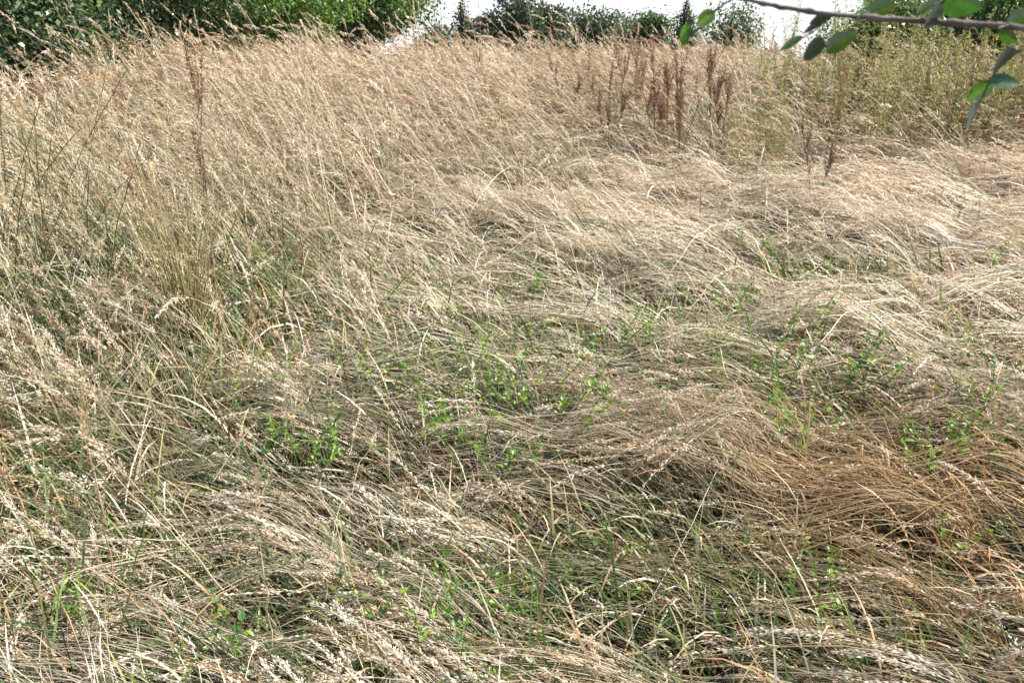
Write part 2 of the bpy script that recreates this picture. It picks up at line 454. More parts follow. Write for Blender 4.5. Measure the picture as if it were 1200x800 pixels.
# green blades and dry blades under and between the straw
def blades(mb, n, y0, y1, K, green=True, sc=1.0):
    x, y = roots(n, y0, y1)
    if green:
        keep = rng.uniform(size=len(x)) < .09 + greenness(x, y) * .95 + .35 * np.exp(-(y / 2.4) ** 2)
    else:
        keep = rng.uniform(size=len(x)) < .9
    x = x[keep]; y = y[keep]; n = len(x)
    D = np.sqrt(x * x + y * y); sz = sc * (np.maximum(D, 3) / 3) ** .7
    hd = heading(x, y) + rng.normal(size=n) * 1.0
    U = upright(x, y)
    L = rng.uniform(.12, .42, n) * (1 + .8 * U)
    ang = np.radians(np.clip(rng.normal(62, 14, n), 20, 88)); bend = np.radians(rng.uniform(20, 120, n))
    P = np.empty((n, K, 3)); c = np.stack([x, y, G(x, y) - .01], 1); P[:, 0] = c
    for k in range(1, K):
        s = (k - .5) / (K - 1); phi = ang - bend * s ** 1.3; ds = L / (K - 1)
        c = c + np.stack([np.cos(phi) * np.cos(hd), np.cos(phi) * np.sin(hd), np.sin(phi)], 1) * ds[:, None]
        c[:, 2] = np.maximum(c[:, 2], G(c[:, 0], c[:, 1]) + .01)
        P[:, k] = c
    s = np.linspace(0, 1, K)[None, :]
    W = .0055 * rng.uniform(.5, 1.6, n)[:, None] * sz[:, None] * np.clip(np.sin(np.pi * (.2 + .8 * s)) ** .6, .05, 1)
    if green:
        C = pick(GREENS, n, .15); C = np.repeat(C[:, None], K, 1)
        dry = (rng.uniform(size=(n, 1, 1)) < .3) * np.clip(s * 1.4 - .4, 0, 1)[..., None]
        C = C * (1 - dry) + np.array([.5, .42, .22]) * dry
    else:
        gd = gold(x, y)[:, None]
        C = pick(np.array([[.50, .41, .29], [.60, .53, .43], [.34, .22, .12], [.24, .14, .08]]), n, .12)
        C = C * (1 - .7 * gd) + np.array([.46, .24, .09]) * .7 * gd
        C = np.repeat(C[:, None], K, 1)
    S, _ = side_vec(P)
    mb.ribbons(P, W, S, C)
B1 = MB()
blades(B1, 23000, .7, 5.0, 7); blades(B1, 20000, 5.0, 14.0, 5)
tag(B1.build("green_grass", M_GREEN), "green grass blades pushing up through the fallen straw", "grass", kind="stuff")
B2 = MB()
blades(B2, 10000, .7, 5.0, 6, False); blades(B2, 12000, 5.0, 12.0, 5, False)
tag(B2.build("dry_leaf_blades", M_STRAW), "curled dry leaf blades and brown thatch beneath the stems", "grass litter", kind="stuff")

# ------------------------------------------------------------------ shrubs and trees behind the meadow
def plant_tree(name, label, cat, px, Y, h, r, leaf, nl, cols, group, low=.25, conifer=False, trunk_r=.09, blobs=26, wob=.3, seed=0):
    g = np.random.default_rng(500 + seed)
    X = (px - 600.0) / F * Y; base = float(G(X, Y)) - .03
    root = empty(name, (X, Y, base)); tag(root, label, cat, group)
    tb = MB(); H = h * .9; K = 7
    s = np.linspace(0, 1, K)
    lean = g.normal(size=2) * .05 * h
    TP = np.stack([lean[0] * s * s, lean[1] * s * s, H * s], 1)[None]
    brown = np.array([.13, .095, .07])
    tb.tubes(TP, (trunk_r * 2 * (1 - .85 * s))[None], np.repeat(brown[None, None], K, 1), 8)
    cen, rad = [], []
    if conifer:
        for k in range(blobs):
            t = (k + .5) / blobs; zz = h * (low + (1 - low) * t); rr = r * (1 - t) ** .8 + .06 * h * .3
            a = g.uniform(0, 2 * math.pi)
            for q in range(3):
                a2 = a + q * 2.1 + g.normal() * .3
                cen.append((math.cos(a2) * rr * .6, math.sin(a2) * rr * .6, zz - .12 * rr)); rad.append((rr * .55, rr * .55, h / blobs * .9))
    else:
        for k in range(blobs):
            v = g.normal(size=3); v /= np.linalg.norm(v); q = g.uniform(.35, .85)
            c = np.array([v[0] * r * q, v[1] * r * q, h * (low + 1) / 2 + v[2] * h * (1 - low) / 2 * q])
            rr = r * g.uniform(.32, .55)
            cen.append(c); rad.append((rr, rr, rr * .75))
    cen = np.array(cen); rad = np.array(rad)
    # limbs run from the trunk to the foliage clumps
    m = len(cen); st = np.clip(cen[:, 2] / H - .25, .08, .9)
    A = np.stack([lean[0] * st ** 2, lean[1] * st ** 2, H * st], 1)
    q = np.linspace(0, 1, 5)[None, :, None]
    LP = A[:, None] * (1 - q) + cen[:, None] * q + np.array([0, 0, 1]) * (np.sin(q * math.pi) * .08 * r)
    tb.tubes(LP, np.linspace(trunk_r * .7, trunk_r * .15, 5)[None] * np.ones((m, 1)), np.ones((m, 5, 1)) * brown, 5)
    tb.build("trunk", M_BARK, root, smooth=True)
    per = np.maximum(1, (nl * rad[:, 0] ** 2 / (rad[:, 0] ** 2).sum()).astype(int))
    j = np.repeat(np.arange(m), per); n = len(j)
    v = norm(g.normal(size=(n, 3))); rr = g.uniform(.35, 1, n) ** .4 * (1 + g.normal(size=n) * wob * .4)
    p = cen[j] + v * rad[j] * rr[:, None]
    p[:, 2] = np.maximum(p[:, 2], .05)
    d = norm(v * .5 + g.normal(size=(n, 3)) * .7 + np.array([0, 0, -.25])); w = norm(np.cross(d, g.normal(size=(n, 3)) * .6 + v * .2 + np.array([0, 0, 1.0])))
    cols = np.array(cols); cc = cols[g.integers(0, len(cols), m)][j] * .6 + cols[g.integers(0, len(cols), n)] * .4
    cc = cc * (1 + g.normal(size=(n, 1)) * .15)
    Lf = leaf * g.uniform(.6, 1.3, n)
    cb = MB(); cb.diamonds(p, d, w, Lf, Lf * g.uniform(.4, .65, n), np.clip(cc, .01, 1)); cb.build("crown", M_LEAF, root)
    return root

DK = [(.09, .14, .075), (.13, .18, .11), (.07, .11, .07), (.17, .22, .15)]
MD = [(.11, .19, .06), (.15, .24, .08), (.09, .15, .065), (.19, .27, .11)]
LT = [(.18, .28, .08), (.24, .35, .09), (.14, .22, .07)]
GY = [(.16, .21, .14), (.22, .27, .19), (.11, .16, .11)]
gb = "shrubs and trees behind the left side of the meadow"
plant_tree("shrub", "dark bramble-like shrub at the left edge of the photo behind the tall grass", "shrub", -30, 11.5, 3.4, 2.1, .085, 42000, GY + DK, gb, .0, blobs=34, seed=1)
plant_tree("shrub", "dark green shrub above the reddish dock stalk, second from the left edge", "shrub", 130, 12.5, 3.6, 1.9, .08, 42000, DK + [(.09, .13, .08)], gb, .0, blobs=34, seed=2)
plant_tree("shrub", "pale grey green willowy shrub between the dark shrub and the rounded tree", "shrub", 262, 14.5, 3.6, 1.6, .075, 36000, GY + MD, gb, .0, blobs=30, seed=3)
plant_tree("shrub", "yellow green shrub in front of the rounded tree, lowest of the left hedge", "shrub", 345, 16.0, 3.4, 1.5, .08, 26000, LT + MD, gb, .0, blobs=24, seed=4)
plant_tree("rounded_tree", "rounded dense green tree standing left of the gap of white sky", "tree", 440, 21.0, 4.6, 1.65, .10, 46000, MD + DK, gb, .08, blobs=42, seed=5)
plant_tree("shrub", "very dark shrub in the background between the pale shrub and the rounded tree", "shrub", 385, 24.0, 4.4, 2.4, .12, 30000, DK, gb, .0, blobs=30, seed=6)
gf = "far trees on the skyline"
FB = [(.065, .085, .07), (.05, .07, .06), (.085, .11, .08)]
FG = [(.09, .12, .08), (.12, .15, .10), (.07, .095, .07)]
def far(name, label, px, top, Y, wpx, con=False, cols=FB, seed=0, nl=4200):
    h = CAM_Z + (73 - top) / F * Y - .93
    plant_tree(name, label, "tree", px, Y, h, wpx / F * Y * .5, .32 if not con else .26, nl, cols, gf, .1, con, .16, 22 if not con else 16, seed=seed, wob=.5)
far("conifer_tree", "dark narrow conifer on the skyline just right of the sky gap", 546, 6, 70, 44, True, seed=11)
far("far_tree", "round topped skyline tree right beside the narrow conifer", 577, 16, 74, 40, seed=12)
far("far_tree", "tallest dark rounded tree of the skyline clump", 607, 1, 70, 62, seed=13, nl=6000)
far("far_tree", "dark skyline tree on the right end of the tall clump", 640, 8, 72, 46, seed=14)
far("far_tree", "low round tree right of the tall skyline clump", 686, 20, 76, 66, seed=15, nl=3500)
far("far_tree", "lowest pale green skyline tree between the tall clump and the red docks", 722, 22, 80, 84, cols=FG, seed=16, nl=3500)
far("far_tree", "skyline tree just behind the tallest rusty dock plants", 752, 18, 78, 44, cols=FG, seed=17, nl=3500)
far("conifer_tree", "small dark conifer on the skyline behind the rusty docks", 790, 9, 70, 34, True, seed=18)
far("far_tree", "pale skyline tree behind the hanging green leaf of the branch", 838, 16, 76, 80, cols=FG, seed=19, nl=3500)
far("far_tree", "low skyline tree left of the narrow conifer, half hidden by grass tips", 515, 33, 78, 50, cols=FG, seed=20, nl=2500)
far("far_shrub", "long low dark scrub on the skyline below and between the round trees", 655, 37, 84, 150, seed=31, nl=6000)
far("far_shrub", "long low grey green scrub on the skyline behind the red docks", 765, 34, 86, 150, cols=FG, seed=32, nl=6000)
gr_ = "shrubs behind the right side of the meadow"
plant_tree("shrub", "grey green shrub behind the branch, left end of the right hand hedge", "shrub", 1012, 20, 2.3, 1.3, .09, 26000, GY + MD, gr_, .0, blobs=30, seed=21)
plant_tree("shrub", "dark green shrub in the middle of the right hand hedge above the branch", "shrub", 1085, 21, 3.3, 1.8, .1, 30000, DK + MD, gr_, .0, blobs=30, seed=22)
plant_tree("shrub", "mid green shrub in the top right corner of the photo", "shrub", 1190, 19, 3.3, 1.9, .1, 30000, MD + DK, gr_, .0, blobs=32, seed=23)

# ------------------------------------------------------------------ rusty dock plants
def make_dock(seed, h=1.0, stems=3, col=(.26, .115, .06)):
    g = np.random.default_rng(seed); c = np.array(col)
    root = empty("dock_plant", (0, 0, 0)); sb, hb = MB(), MB()
    for _ in range(stems):
        K = 9; s = np.linspace(0, 1, K); a = g.uniform(0, 6.28); ln = g.uniform(.05, .32) * h; hh = h * g.uniform(.7, 1.05)
        P = np.stack([np.cos(a) * ln * s ** 1.5, np.sin(a) * ln * s ** 1.5, hh * s], 1)
        sb.tubes(P[None], (.008 * (1.1 - .8 * s))[None], np.repeat((c * 1.1)[None, None], K, 1), 5)
        br = [(P, .55, 1.0)]
        for b in range(g.integers(5, 9)):
            t = g.uniform(.4, .85); p0 = np.array([np.interp(t, s, P[:, i]) for i in range(3)]); a2 = g.uniform(0, 6.28); L = hh * g.uniform(.12, .28)
            q = np.linspace(0, 1, 5)[:, None]
            BP = p0 + np.array([math.cos(a2), math.sin(a2), 0]) * L * .18 * q ** .8 + np.array([0, 0, 1]) * L * q
            sb.tubes(BP[None], np.linspace(.004, .002, 5)[None], np.repeat(c[None, None], 5, 1), 4); br.append((BP, .05, 1.0))
        for BP, t0, t1 in br:
            n = int(130 * (t1 - t0) * max(.5, h)); t = g.uniform(t0, t1, n); t = np.round(t * 22) / 22 + g.normal(size=n) * .008
            ss = np.linspace(0, 1, len(BP)); p = np.stack([np.interp(t, ss, BP[:, i]) for i in range(3)], 1)
            rd = norm(g.normal(size=(n, 3))); p = p + rd * g.uniform(.001, .010, (n, 1))
            w = norm(np.cross(rd, g.normal(size=(n, 3)))); L = g.uniform(.006, .011, n)
            hb.diamonds(p, rd, w, L, L * .8, c * g.uniform(.6, 1.5, (n, 1)))
    sb.build("stem", M_DOCK, root); hb.build("seed_cluster", M_DOCK, root)
    return root
docks = []   # px, py of the top, distance Y, label, proto, brown-ness
DL = [(792, 24, 8.3, "tallest rusty red dock plant standing below the skyline conifer", 0), (775, 32, 8.6, "rusty dock plant close on the left of the tallest one", 1),
      (806, 40, 8.0, "rusty dock plant close on the right of the tallest one", 2), (842, 28, 9.0, "dark brown dock plant below the leftmost green leaves of the branch", 3),
      (856, 44, 8.6, "shorter dark dock plant just right of the leftmost branch leaves", 0), (752, 30, 9.4, "slender red dock stalk between pale grasses left of the rusty group", 1),
      (718, 50, 8.2, "thin dock plant leaning in the grass midway between skyline clump and rusty group", 2), (665, 42, 10.0, "small brown dock plant below the right end of the tall skyline clump", 3),
      (1153, 12, 9.5, "dark brown dock spike standing behind the branch at far right", 0), (996, 52, 8.3, "dark dock spike standing under the middle of the branch", 1),
      (568, 52, 10.5, "small reddish dock plant below the skyline tree beside the narrow conifer", 2), (968, 108, 6.2, "withered blackish dock plant in the flattened grass below the hanging leaf pair", 3),
      (130, 74, 7.6, "brown dock stalk left of the tall dock spike on the left", 1)]
protos = {}
for k, (px, py, Y, lab, pk) in enumerate(DL):
    top = at_y(px, py, Y); gz = float(G(top[0], Y)); h = top[2] - gz
    if pk not in protos:
        protos[pk] = make_dock(60 + pk, 1.0, 2 + pk % 3, [(.29, .17, .11), (.32, .20, .135), (.24, .15, .10), (.17, .115, .08)][pk]); o = protos[pk]
    else: o = copy_tree(protos[pk])
    wd = h * (1.25 if 740 < px < 870 else .9); o.location = (top[0], Y, gz); o.scale = (wd, wd, h); o.rotation_euler = (0, 0, k * 1.3)
    tag(o, lab, "dock plant", "rusty dock plants among the grass")

# ------------------------------------------------------------------ tall weeds, back right
def make_weed(seed):
    g = np.random.default_rng(seed); root = empty("tall_weed", (0, 0, 0)); sb, lb = MB(), MB()
    for _ in range(g.integers(3, 6)):
        K = 8; s = np.linspace(0, 1, K); a = g.uniform(0, 6.28); ln = g.uniform(.05, .3); hh = g.uniform(.9, 1.3); off = g.normal(size=2) * .06
        P = np.stack([off[0] + np.cos(a) * ln * s ** 1.4, off[1] + np.sin(a) * ln * s ** 1.4, hh * s], 1)
        sb.tubes(P[None], (.007 * (1.1 - .8 * s))[None], np.repeat(np.array([[[.34, .26, .15]]]), K, 1), 4)
        n = 90; t = g.uniform(.2, 1, n); p = np.stack([np.interp(t, s, P[:, i]) for i in range(3)], 1)
        aa = g.uniform(0, 6.28, n); d = norm(np.stack([np.cos(aa), np.sin(aa), g.uniform(.1, 1.1, n)], 1)); w = norm(np.cross(d, np.array([0, 0, 1.0]) + g.normal(size=(n, 3)) * .4))
        L = g.uniform(.03, .075, n) * (1.2 - .6 * t)
        lb.diamonds(p, d, w, L, L * .25, np.array([[.19, .20, .10], [.27, .25, .14], [.14, .16, .08], [.42, .35, .23], [.36, .29, .18]])[g.integers(0, 5, n)])
    sb.build("stem", M_GREEN, root); lb.build("foliage", M_GREEN, root)
    return root
wp = [make_weed(80 + i) for i in range(5)]
wg = np.random.default_rng(9); used = set()
for k in range(120):
    px = wg.uniform(890, 1260) if k < 95 else wg.uniform(845, 930); Y = wg.uniform(8.2, 11.5) if k < 95 else wg.uniform(7.2, 9)
    X = (px - 600) / F * Y
    i = k % 5
    o = wp[i] if i not in used else copy_tree(wp[i]); used.add(i)
    sc = wg.uniform(.6, .95) * (1.4 if k < 95 else .75)
    o.location = (X, Y, float(G(X, Y)) - .01); o.scale = (sc,) * 3; o.rotation_euler = (0, 0, wg.uniform(0, 6.28))
    if k < 95: tag(o, "tall olive green weed in the upright stand behind the flattened grass at back right", "weed", "tall weeds standing at back right")
    else: tag(o, "tall olive green weed in the brown upright tuft below the left end of the branch", "weed", "tall weeds in the upright tuft")

# ------------------------------------------------------------------ leafy sprigs growing through the straw
def make_sprig(seed, L=.24, pairs=6, ls=.026, cols=((.13, .27, .045), (.17, .33, .06), (.10, .21, .05)), oval=.5):
    g = np.random.default_rng(seed); root = empty("leafy_sprig", (0, 0, 0)); sb, lb = MB(), MB()
    cols = np.array(cols)
    for q in range(g.integers(3, 6)):
        K = 8; s = np.linspace(0, 1, K); a = g.uniform(0, 6.28); ln = g.uniform(.25, .6) * L
        P = np.stack([np.cos(a) * ln * s ** 1.3, np.sin(a) * ln * s ** 1.3, L * s * g.uniform(.45, .8) - .02], 1) + np.append(g.normal(size=2) * .035, 0)
        sb = MB(); sb.tubes(P[None], (.0022 * (1.2 - .7 * s))[None], np.repeat(np.array([[[.14, .2, .06]]]), K, 1), 4); sb.build("stem", M_SPRIG, root)
        for k in range(pairs + 1):
            t = .35 + .65 * k / pairs; p = np.array([np.interp(t, s, P[:, i]) for i in range(3)])
            a1 = g.uniform(0, 6.28)
            for sgn in ((1, -1) if k < pairs and g.uniform() < .6 else (1,)):
                az = a1 + (0 if sgn > 0 else math.pi) + g.normal() * .3
                d = np.array([math.cos(az), math.sin(az), g.uniform(.3, 1.6) if k < pairs else 2.0]); d /= np.linalg.norm(d)
                w = np.cross(d, np.array([0, 0, 1.0]) + g.normal(size=3) * .3); w /= np.linalg.norm(w); nrm = np.cross(w, d)
                l = ls * g.uniform(.7, 1.25) * (1.1 - .35 * t); wd = l * oval * g.uniform(.85, 1.15)
                u = np.linspace(0, 1, 6); prof = np.sin(np.pi * u ** .85) ** .75; prof[0] = .05; prof[-1] = .03
                mid = p + d * (l * u)[:, None] - np.array([0, 0, 1]) * (l * .25 * u * u)[:, None]
                ed = nrm * (.18 * wd * prof)[:, None]
                V = np.stack([mid - w * (wd * .5 * prof)[:, None] + ed, mid, mid + w * (wd * .5 * prof)[:, None] + ed], 1)
                i = (np.arange(5) * 3)[:, None] + np.arange(2)[None]
                lb._add(V.reshape(-1, 3), cols[g.integers(0, len(cols))] * g.uniform(.85, 1.15), np.stack([i, i + 1, i + 4, i + 3], -1))
    lb.build("foliage", M_SPRIG, root, smooth=True)
    return root
SP = [(303,420),(316,432),(320,480),(332,493),(362,505),(373,512),(278,480),(535,358),(481,392),(535,397),(547,405),(584,408),(569,427),(599,435),(619,456),(636,462),(663,462),
      (674,455),(505,449),(575,452),(577,476),(565,517),(579,520),(609,520),(542,496),(510,486),(699,408),(680,388),(616,371),(629,381),(633,327),(616,324),(653,361),(748,354),
      (731,337),(749,376),(771,381),(788,385),(792,435),(770,476),(699,442),(469,432),(422,422),(667,273),(891,267),(911,273),(869,294),(923,297),(948,324),(965,317),(982,321),
      (1006,314),(1063,294),(1146,304),(839,339),(888,354),(937,371),(1143,344),(1127,397),(1148,398),(1002,412),(1011,415),(972,412),(1143,434),(1173,439),(854,388),(881,388),
      (911,414),(928,419),(942,429),(916,456),(930,468),(930,486),(884,473),(873,425),(837,398),(1117,510),(1080,508),(1124,493),(844,520),(803,442),(169,603),(81,665),(91,670),
      (250,729),(270,734),(309,751),(378,729),(326,704),(177,787),(385,626),(358,537),(616,537),(478,648),(488,658),(498,665),(515,685),(525,699),(538,641),(547,662),(565,668),
      (579,680),(603,682),(623,695),(538,756),(569,778),(586,780),(670,636),(722,621),(711,655),(451,658),(419,678),(928,678),(967,609),(979,625),(994,658),(992,722),(1139,611),
      (1104,533),(886,601),(347,754),(358,690)]
sg = np.random.default_rng(33)
BRT = ((.15, .27, .035), (.19, .32, .045), (.11, .20, .035)); DRK = ((.07, .15, .05), (.09, .19, .06), (.06, .12, .045))
spr = [make_sprig(200, .20, 5, .027, BRT), make_sprig(201, .26, 6, .024, BRT), make_sprig(202, .17, 4, .030, BRT), make_sprig(203, .24, 7, .021, DRK),
       make_sprig(204, .22, 5, .026, BRT, .4), make_sprig(205, .28, 8, .020, BRT, .45), make_sprig(206, .18, 3, .032, DRK, .62)]
desc = ["bright green pea-like sprig", "slender bright green sprig", "short broad-leaved sprig", "dark green small-leaved sprig", "upright narrow-leaved sprig", "tall many-leaved sprig", "dark round-leaved sprig"]
rows_ = [(0, 345, "upper"), (345, 440, "middle"), (440, 560, "lower middle"), (560, 900, "front")]
cols_ = [(0, 400, "left"), (400, 520, "left of centre"), (520, 640, "centre"), (640, 800, "right of centre"), (800, 960, "right"), (960, 1300, "far right")]
cells = {}; used = set()
for k, (px, py) in enumerate(SP):
    i = 6 if k >= len(SP) - 2 or k in (84, 87, 104) else int(sg.integers(0, 6))
    rw = next(r for r in rows_ if r[0] <= py < r[1])[2]; cl = next(c for c in cols_ if c[0] <= px < c[1])[2]
    cells.setdefault((rw, cl), []).append((px, py, i))
ORD = ["first", "second", "third", "fourth", "fifth", "sixth", "seventh", "eighth", "ninth", "tenth", "eleventh", "twelfth", "thirteenth", "fourteenth", "fifteenth"]
for (rw, cl), L_ in cells.items():
    L_.sort()
    for q, (px, py, i) in enumerate(L_):
        o = spr[i] if i not in used else copy_tree(spr[i]); used.add(i)
        c0 = at(px, py, .2); mh = float(mat_h(c0[0], c0[1]))
        p = at(px, py + 6, mh)
        sc = sg.uniform(1.1, 1.8) * (.72 if py > 560 else 1.0)
        gz = float(G(p[0], p[1]))
        o.location = (p[0], p[1], gz + max(0, mh - .10)); o.scale = (sc,) * 3; o.rotation_euler = (0, 0, sg.uniform(0, 6.28))
        where = f"{rw} {cl}"
        lab = f"{desc[i]}, only one at the {where}" if len(L_) == 1 else f"{desc[i]}, {ORD[q]} from left, {where}"
        tag(o, lab, "plant", "leafy sprigs growing through the fallen straw")

# ------------------------------------------------------------------ single stalks that stand out
def stalk(name, label, rp, tp, Yt, w=.003, col=(.6, .5, .35), headc=None, Lp=.15, Rr=.009, cnt=110, sag=.12, group=None, hanging=.25, sz=.008):
    """a stalk from the root pixel rp to the tip pixel tp; the tip stands at distance Yt"""
    a = at(rp[0], rp[1], 0.0) if len(rp) == 2 else at_y(rp[0], rp[1], rp[2])
    a[2] = float(G(a[0], a[1])) - .01
    b = at_y(tp[0], tp[1], Yt)
    if headc is not None and Yt < 3.5: w *= 1.4; Lp *= 1.35; Rr *= 1.3; sz *= 1.55
    root = empty(name, tuple(a)); K = 14; s = np.linspace(0, 1, K)[:, None]
    P = (b - a) * s; P[:, 2] += sag * np.sin(math.pi * s[:, 0] ** .9) * np.linalg.norm(b - a)
    P = P + rng.normal(size=P.shape) * .0025
    sb = MB(); c = np.array(col)
    sb.tubes(P[None], (w * (1.15 - .65 * s[:, 0]))[None], (c * np.ones((K, 1)) * (1 + .12 * rng.normal(size=(K, 1))))[None], 6)
    sb.build("stem", M_STRAW, root, smooth=True)
    T = norm((P[-1] - P[-2])[None])
    if headc is not None:
        hb = MB(); heads(hb, P[-1:], T, np.array([Lp]), np.array([Rr]), cnt, np.array([sz]), np.array([headc], float), True, np.array([hanging]))
        hb.build("seed_head", M_HEAD, root)
    tag(root, label, "grass stalk", group)
    return root
PALE = (.66, .56, .42); BR = (.36, .21, .12); DG = (.12, .13, .055); GG = "single stalks standing above the fallen grass"
stalk("grass_stalk", "pale feathery stalk leaning up left from the tuft in the left foreground", (255, 660), (112, 470), 1.9, .003, PALE, (.68, .56, .43), .17, .012, 150, .03, GG)
stalk("grass_stalk", "long pale seed head crossing the left foreground, topmost of the feathery pair", (300, 740), (150, 560), 1.8, .003, PALE, (.68, .56, .43), .17, .012, 150, .03, GG)
stalk("grass_stalk", "short feathery stalk lying beside the long pale seed head in the left foreground", (270, 700), (130, 555), 2.0, .0028, PALE, (.66, .55, .43), .10, .008, 90, .03, GG)
stalk("grass_stalk", "brown gold stalk with narrow seed head rising in the left foreground", (150, 760), (104, 520), 1.7, .003, (.5, .34, .16), (.6, .45, .27), .16, .009, 130, .03, GG)
stalk("grass_stalk", "golden feathery head bending down the left foreground", (110, 800), (4, 560), 1.55, .003, (.5, .40, .2), (.62, .47, .28), .17, .011, 150, .05, GG)
stalk("grass_stalk", "upright beige head standing in front of the round-leaved sprig", (325, 800), (300, 600), 1.6, .0026, PALE, (.60, .47, .34), .12, .007, 100, .02, GG, .05)
stalk("grass_stalk", "thick dark olive stem rising from the bottom edge on the left", (118, 845), (186, 545), 2.0, .006, (.10, .11, .04), None, group=GG, sag=.02)
stalk("grass_stalk", "arched pale stalk curving over the dark hollow left of centre", (330, 440), (222, 350), 3.2, .003, PALE, (.68, .58, .45), .18, .012, 140, .12, GG, .5)
stalk("grass_stalk", "pale straight stalk slanting across the centre of the meadow", (705, 420), (650, 225), 5.0, .0035, (.66, .58, .46), (.64, .52, .4), .14, .009, 70, .02, GG)
for (r0, t0, Y, dsc, colr) in (((745, 370), (618, 150), 6.6, "leftmost", DG), ((765, 390), (652, 178), 6.2, "second", (.45, .42, .25)), ((780, 415), (690, 235), 5.2, "third", DG), ((770, 352), (668, 200), 5.6, "rightmost", (.5, .45, .3))):
    stalk("grass_stalk", f"{dsc} of the four long stalks slanting right of centre, {'dark green' if colr == DG else 'olive straw'}", r0, t0, Y, .0055, colr, (.5, .42, .28), .12, .006, 50, .03, GG)
for (r0, t0, Y, dsc) in (((970, 372), (962, 318), 3.9, "bare whitish stalk on the flattened grass right of centre"), ((990, 372), (1000, 300), 4.1, "crossed whitish stalk next to the green sprigs right of centre"),
                         ((1072, 390), (1072, 352), 3.8, "short upright whitish stalk at right"), ((1128, 400), (1120, 330), 3.8, "thin whitish stalk leaning left near the right edge"),
                         ((1095, 360), (1078, 322), 4.2, "whitish stalk standing over the dark hollow at right")):
    stalk("grass_stalk", dsc, r0, t0, Y, .0034, (.74, .68, .58), (.66, .58, .46), .06, .004, 26, .02, GG)
for k, (r0, t0, Y) in enumerate((((20, 330), (-5, 75), 4.6), ((0, 330), (48, 120), 4.3), ((50, 300), (150, 80), 4.9), ((70, 330), (25, 150), 4.0), ((120, 370), (165, 170), 3.7), ((15, 380), (30, 200), 3.7), ((140, 360), (120, 230), 3.6), ((95, 300), (180, 180), 4.4), ((45, 350), (70, 95), 4.8), ((10, 300), (95, 150), 4.4), ((60, 360), (40, 130), 4.2), ((85, 340), (130, 60), 5.2), ((105, 330), (105, 200), 3.8), ((30, 380), (75, 240), 3.6))):
    stalk("grass_stalk", "dark olive culm among the crossing culms at the left edge", r0, t0, Y, .0072, (.17, .16, .07), (.34, .22, .13), .10, .006, 50, .05, "dark culms at the left edge")
for r0, t0, Y, dsc in (((505, 700), (513, 628), 2.35, "thin dark stem rising beside the front centre sprigs"), ((480, 760), (455, 672), 2.1, "thin dark leaning stem in the front left of centre"),
                  ((770, 700), (800, 640), 2.3, "thin dark stem leaning right in the front"), ((960, 700), (955, 630), 2.3, "thin reddish dark stem standing in the golden stems front right"), ((848, 700), (832, 640), 2.35, "thin dark stem left of the golden stems in front"),
                  ((908, 580), (904, 536), 2.9, "dark upright stem over the golden grass"), ((1010, 760), (1008, 680), 2.0, "brown upright stem in the front right tangle"), ((1075, 560), (1070, 500), 2.9, "dark stem near the sprigs of the lower right")):
    stalk("weed_stem", dsc, r0, t0, Y, .0032, (.14, .09, .055), None, group="thin dark stems in the foreground", sag=.02)

# the tall tuft at the left, with the rusty spike rising from it
tc_ = at(232, 440, 0.0)
tuft = empty("grass_tuft", (tc_[0], tc_[1], float(G(tc_[0], tc_[1]))))
tb_, hb_ = MB(), MB(); n = 85
a0 = rng.uniform(0, 6.28, n); r0 = rng.uniform(0, .06, n); K = 10
s = np.linspace(0, 1, K)[None, :]
Lh = rng.uniform(.6, 1.2, n); sp = rng.normal(0, .17, (n, 2))
P = np.stack([(r0 * np.cos(a0))[:, None] + sp[:, :1] * s ** 1.4, (r0 * np.sin(a0))[:, None] + sp[:, 1:] * s ** 1.4, Lh[:, None] * s * np.ones((n, 1))], -1)
cA = np.array([.24, .22, .09]) * rng.uniform(.7, 1.3, (n, 1)) ; cB = np.array([.38, .30, .14]) * rng.uniform(.8, 1.2, (n, 1))
tb_.tubes(P, (.0048 * (1.1 - .7 * s)) * np.ones((n, 1)), cA[:, None] * (1 - s[..., None]) + cB[:, None] * s[..., None], 4)
tb_.build("stem", M_STRAW, tuft)
_, TT = side_vec(P)
heads(hb_, P[:, -1], TT[:, -1], rng.uniform(.08, .14, n), np.full(n, .006), 50, np.full(n, .008), pick(HEADC, n) * .9)
hb_.build("seed_head", M_HEAD, tuft)
tag(tuft, "upright tuft of olive and golden stems standing on the left", "grass tuft")
top = at_y(216, 62, tc_[1] + .1); gz = float(G(top[0], tc_[1] + .1)); hh = top[2] - gz
spike = make_dock(91, 1.0, 1, (.26, .175, .115)); spike.location = (top[0], tc_[1] + .1, gz); spike.scale = (hh * .7, hh * .7, hh * 1.03); spike.name = "dock_spike"
tag(spike, "tall reddish brown dock spike rising from the olive tuft on the left", "dock plant", "rusty dock plants among the grass")

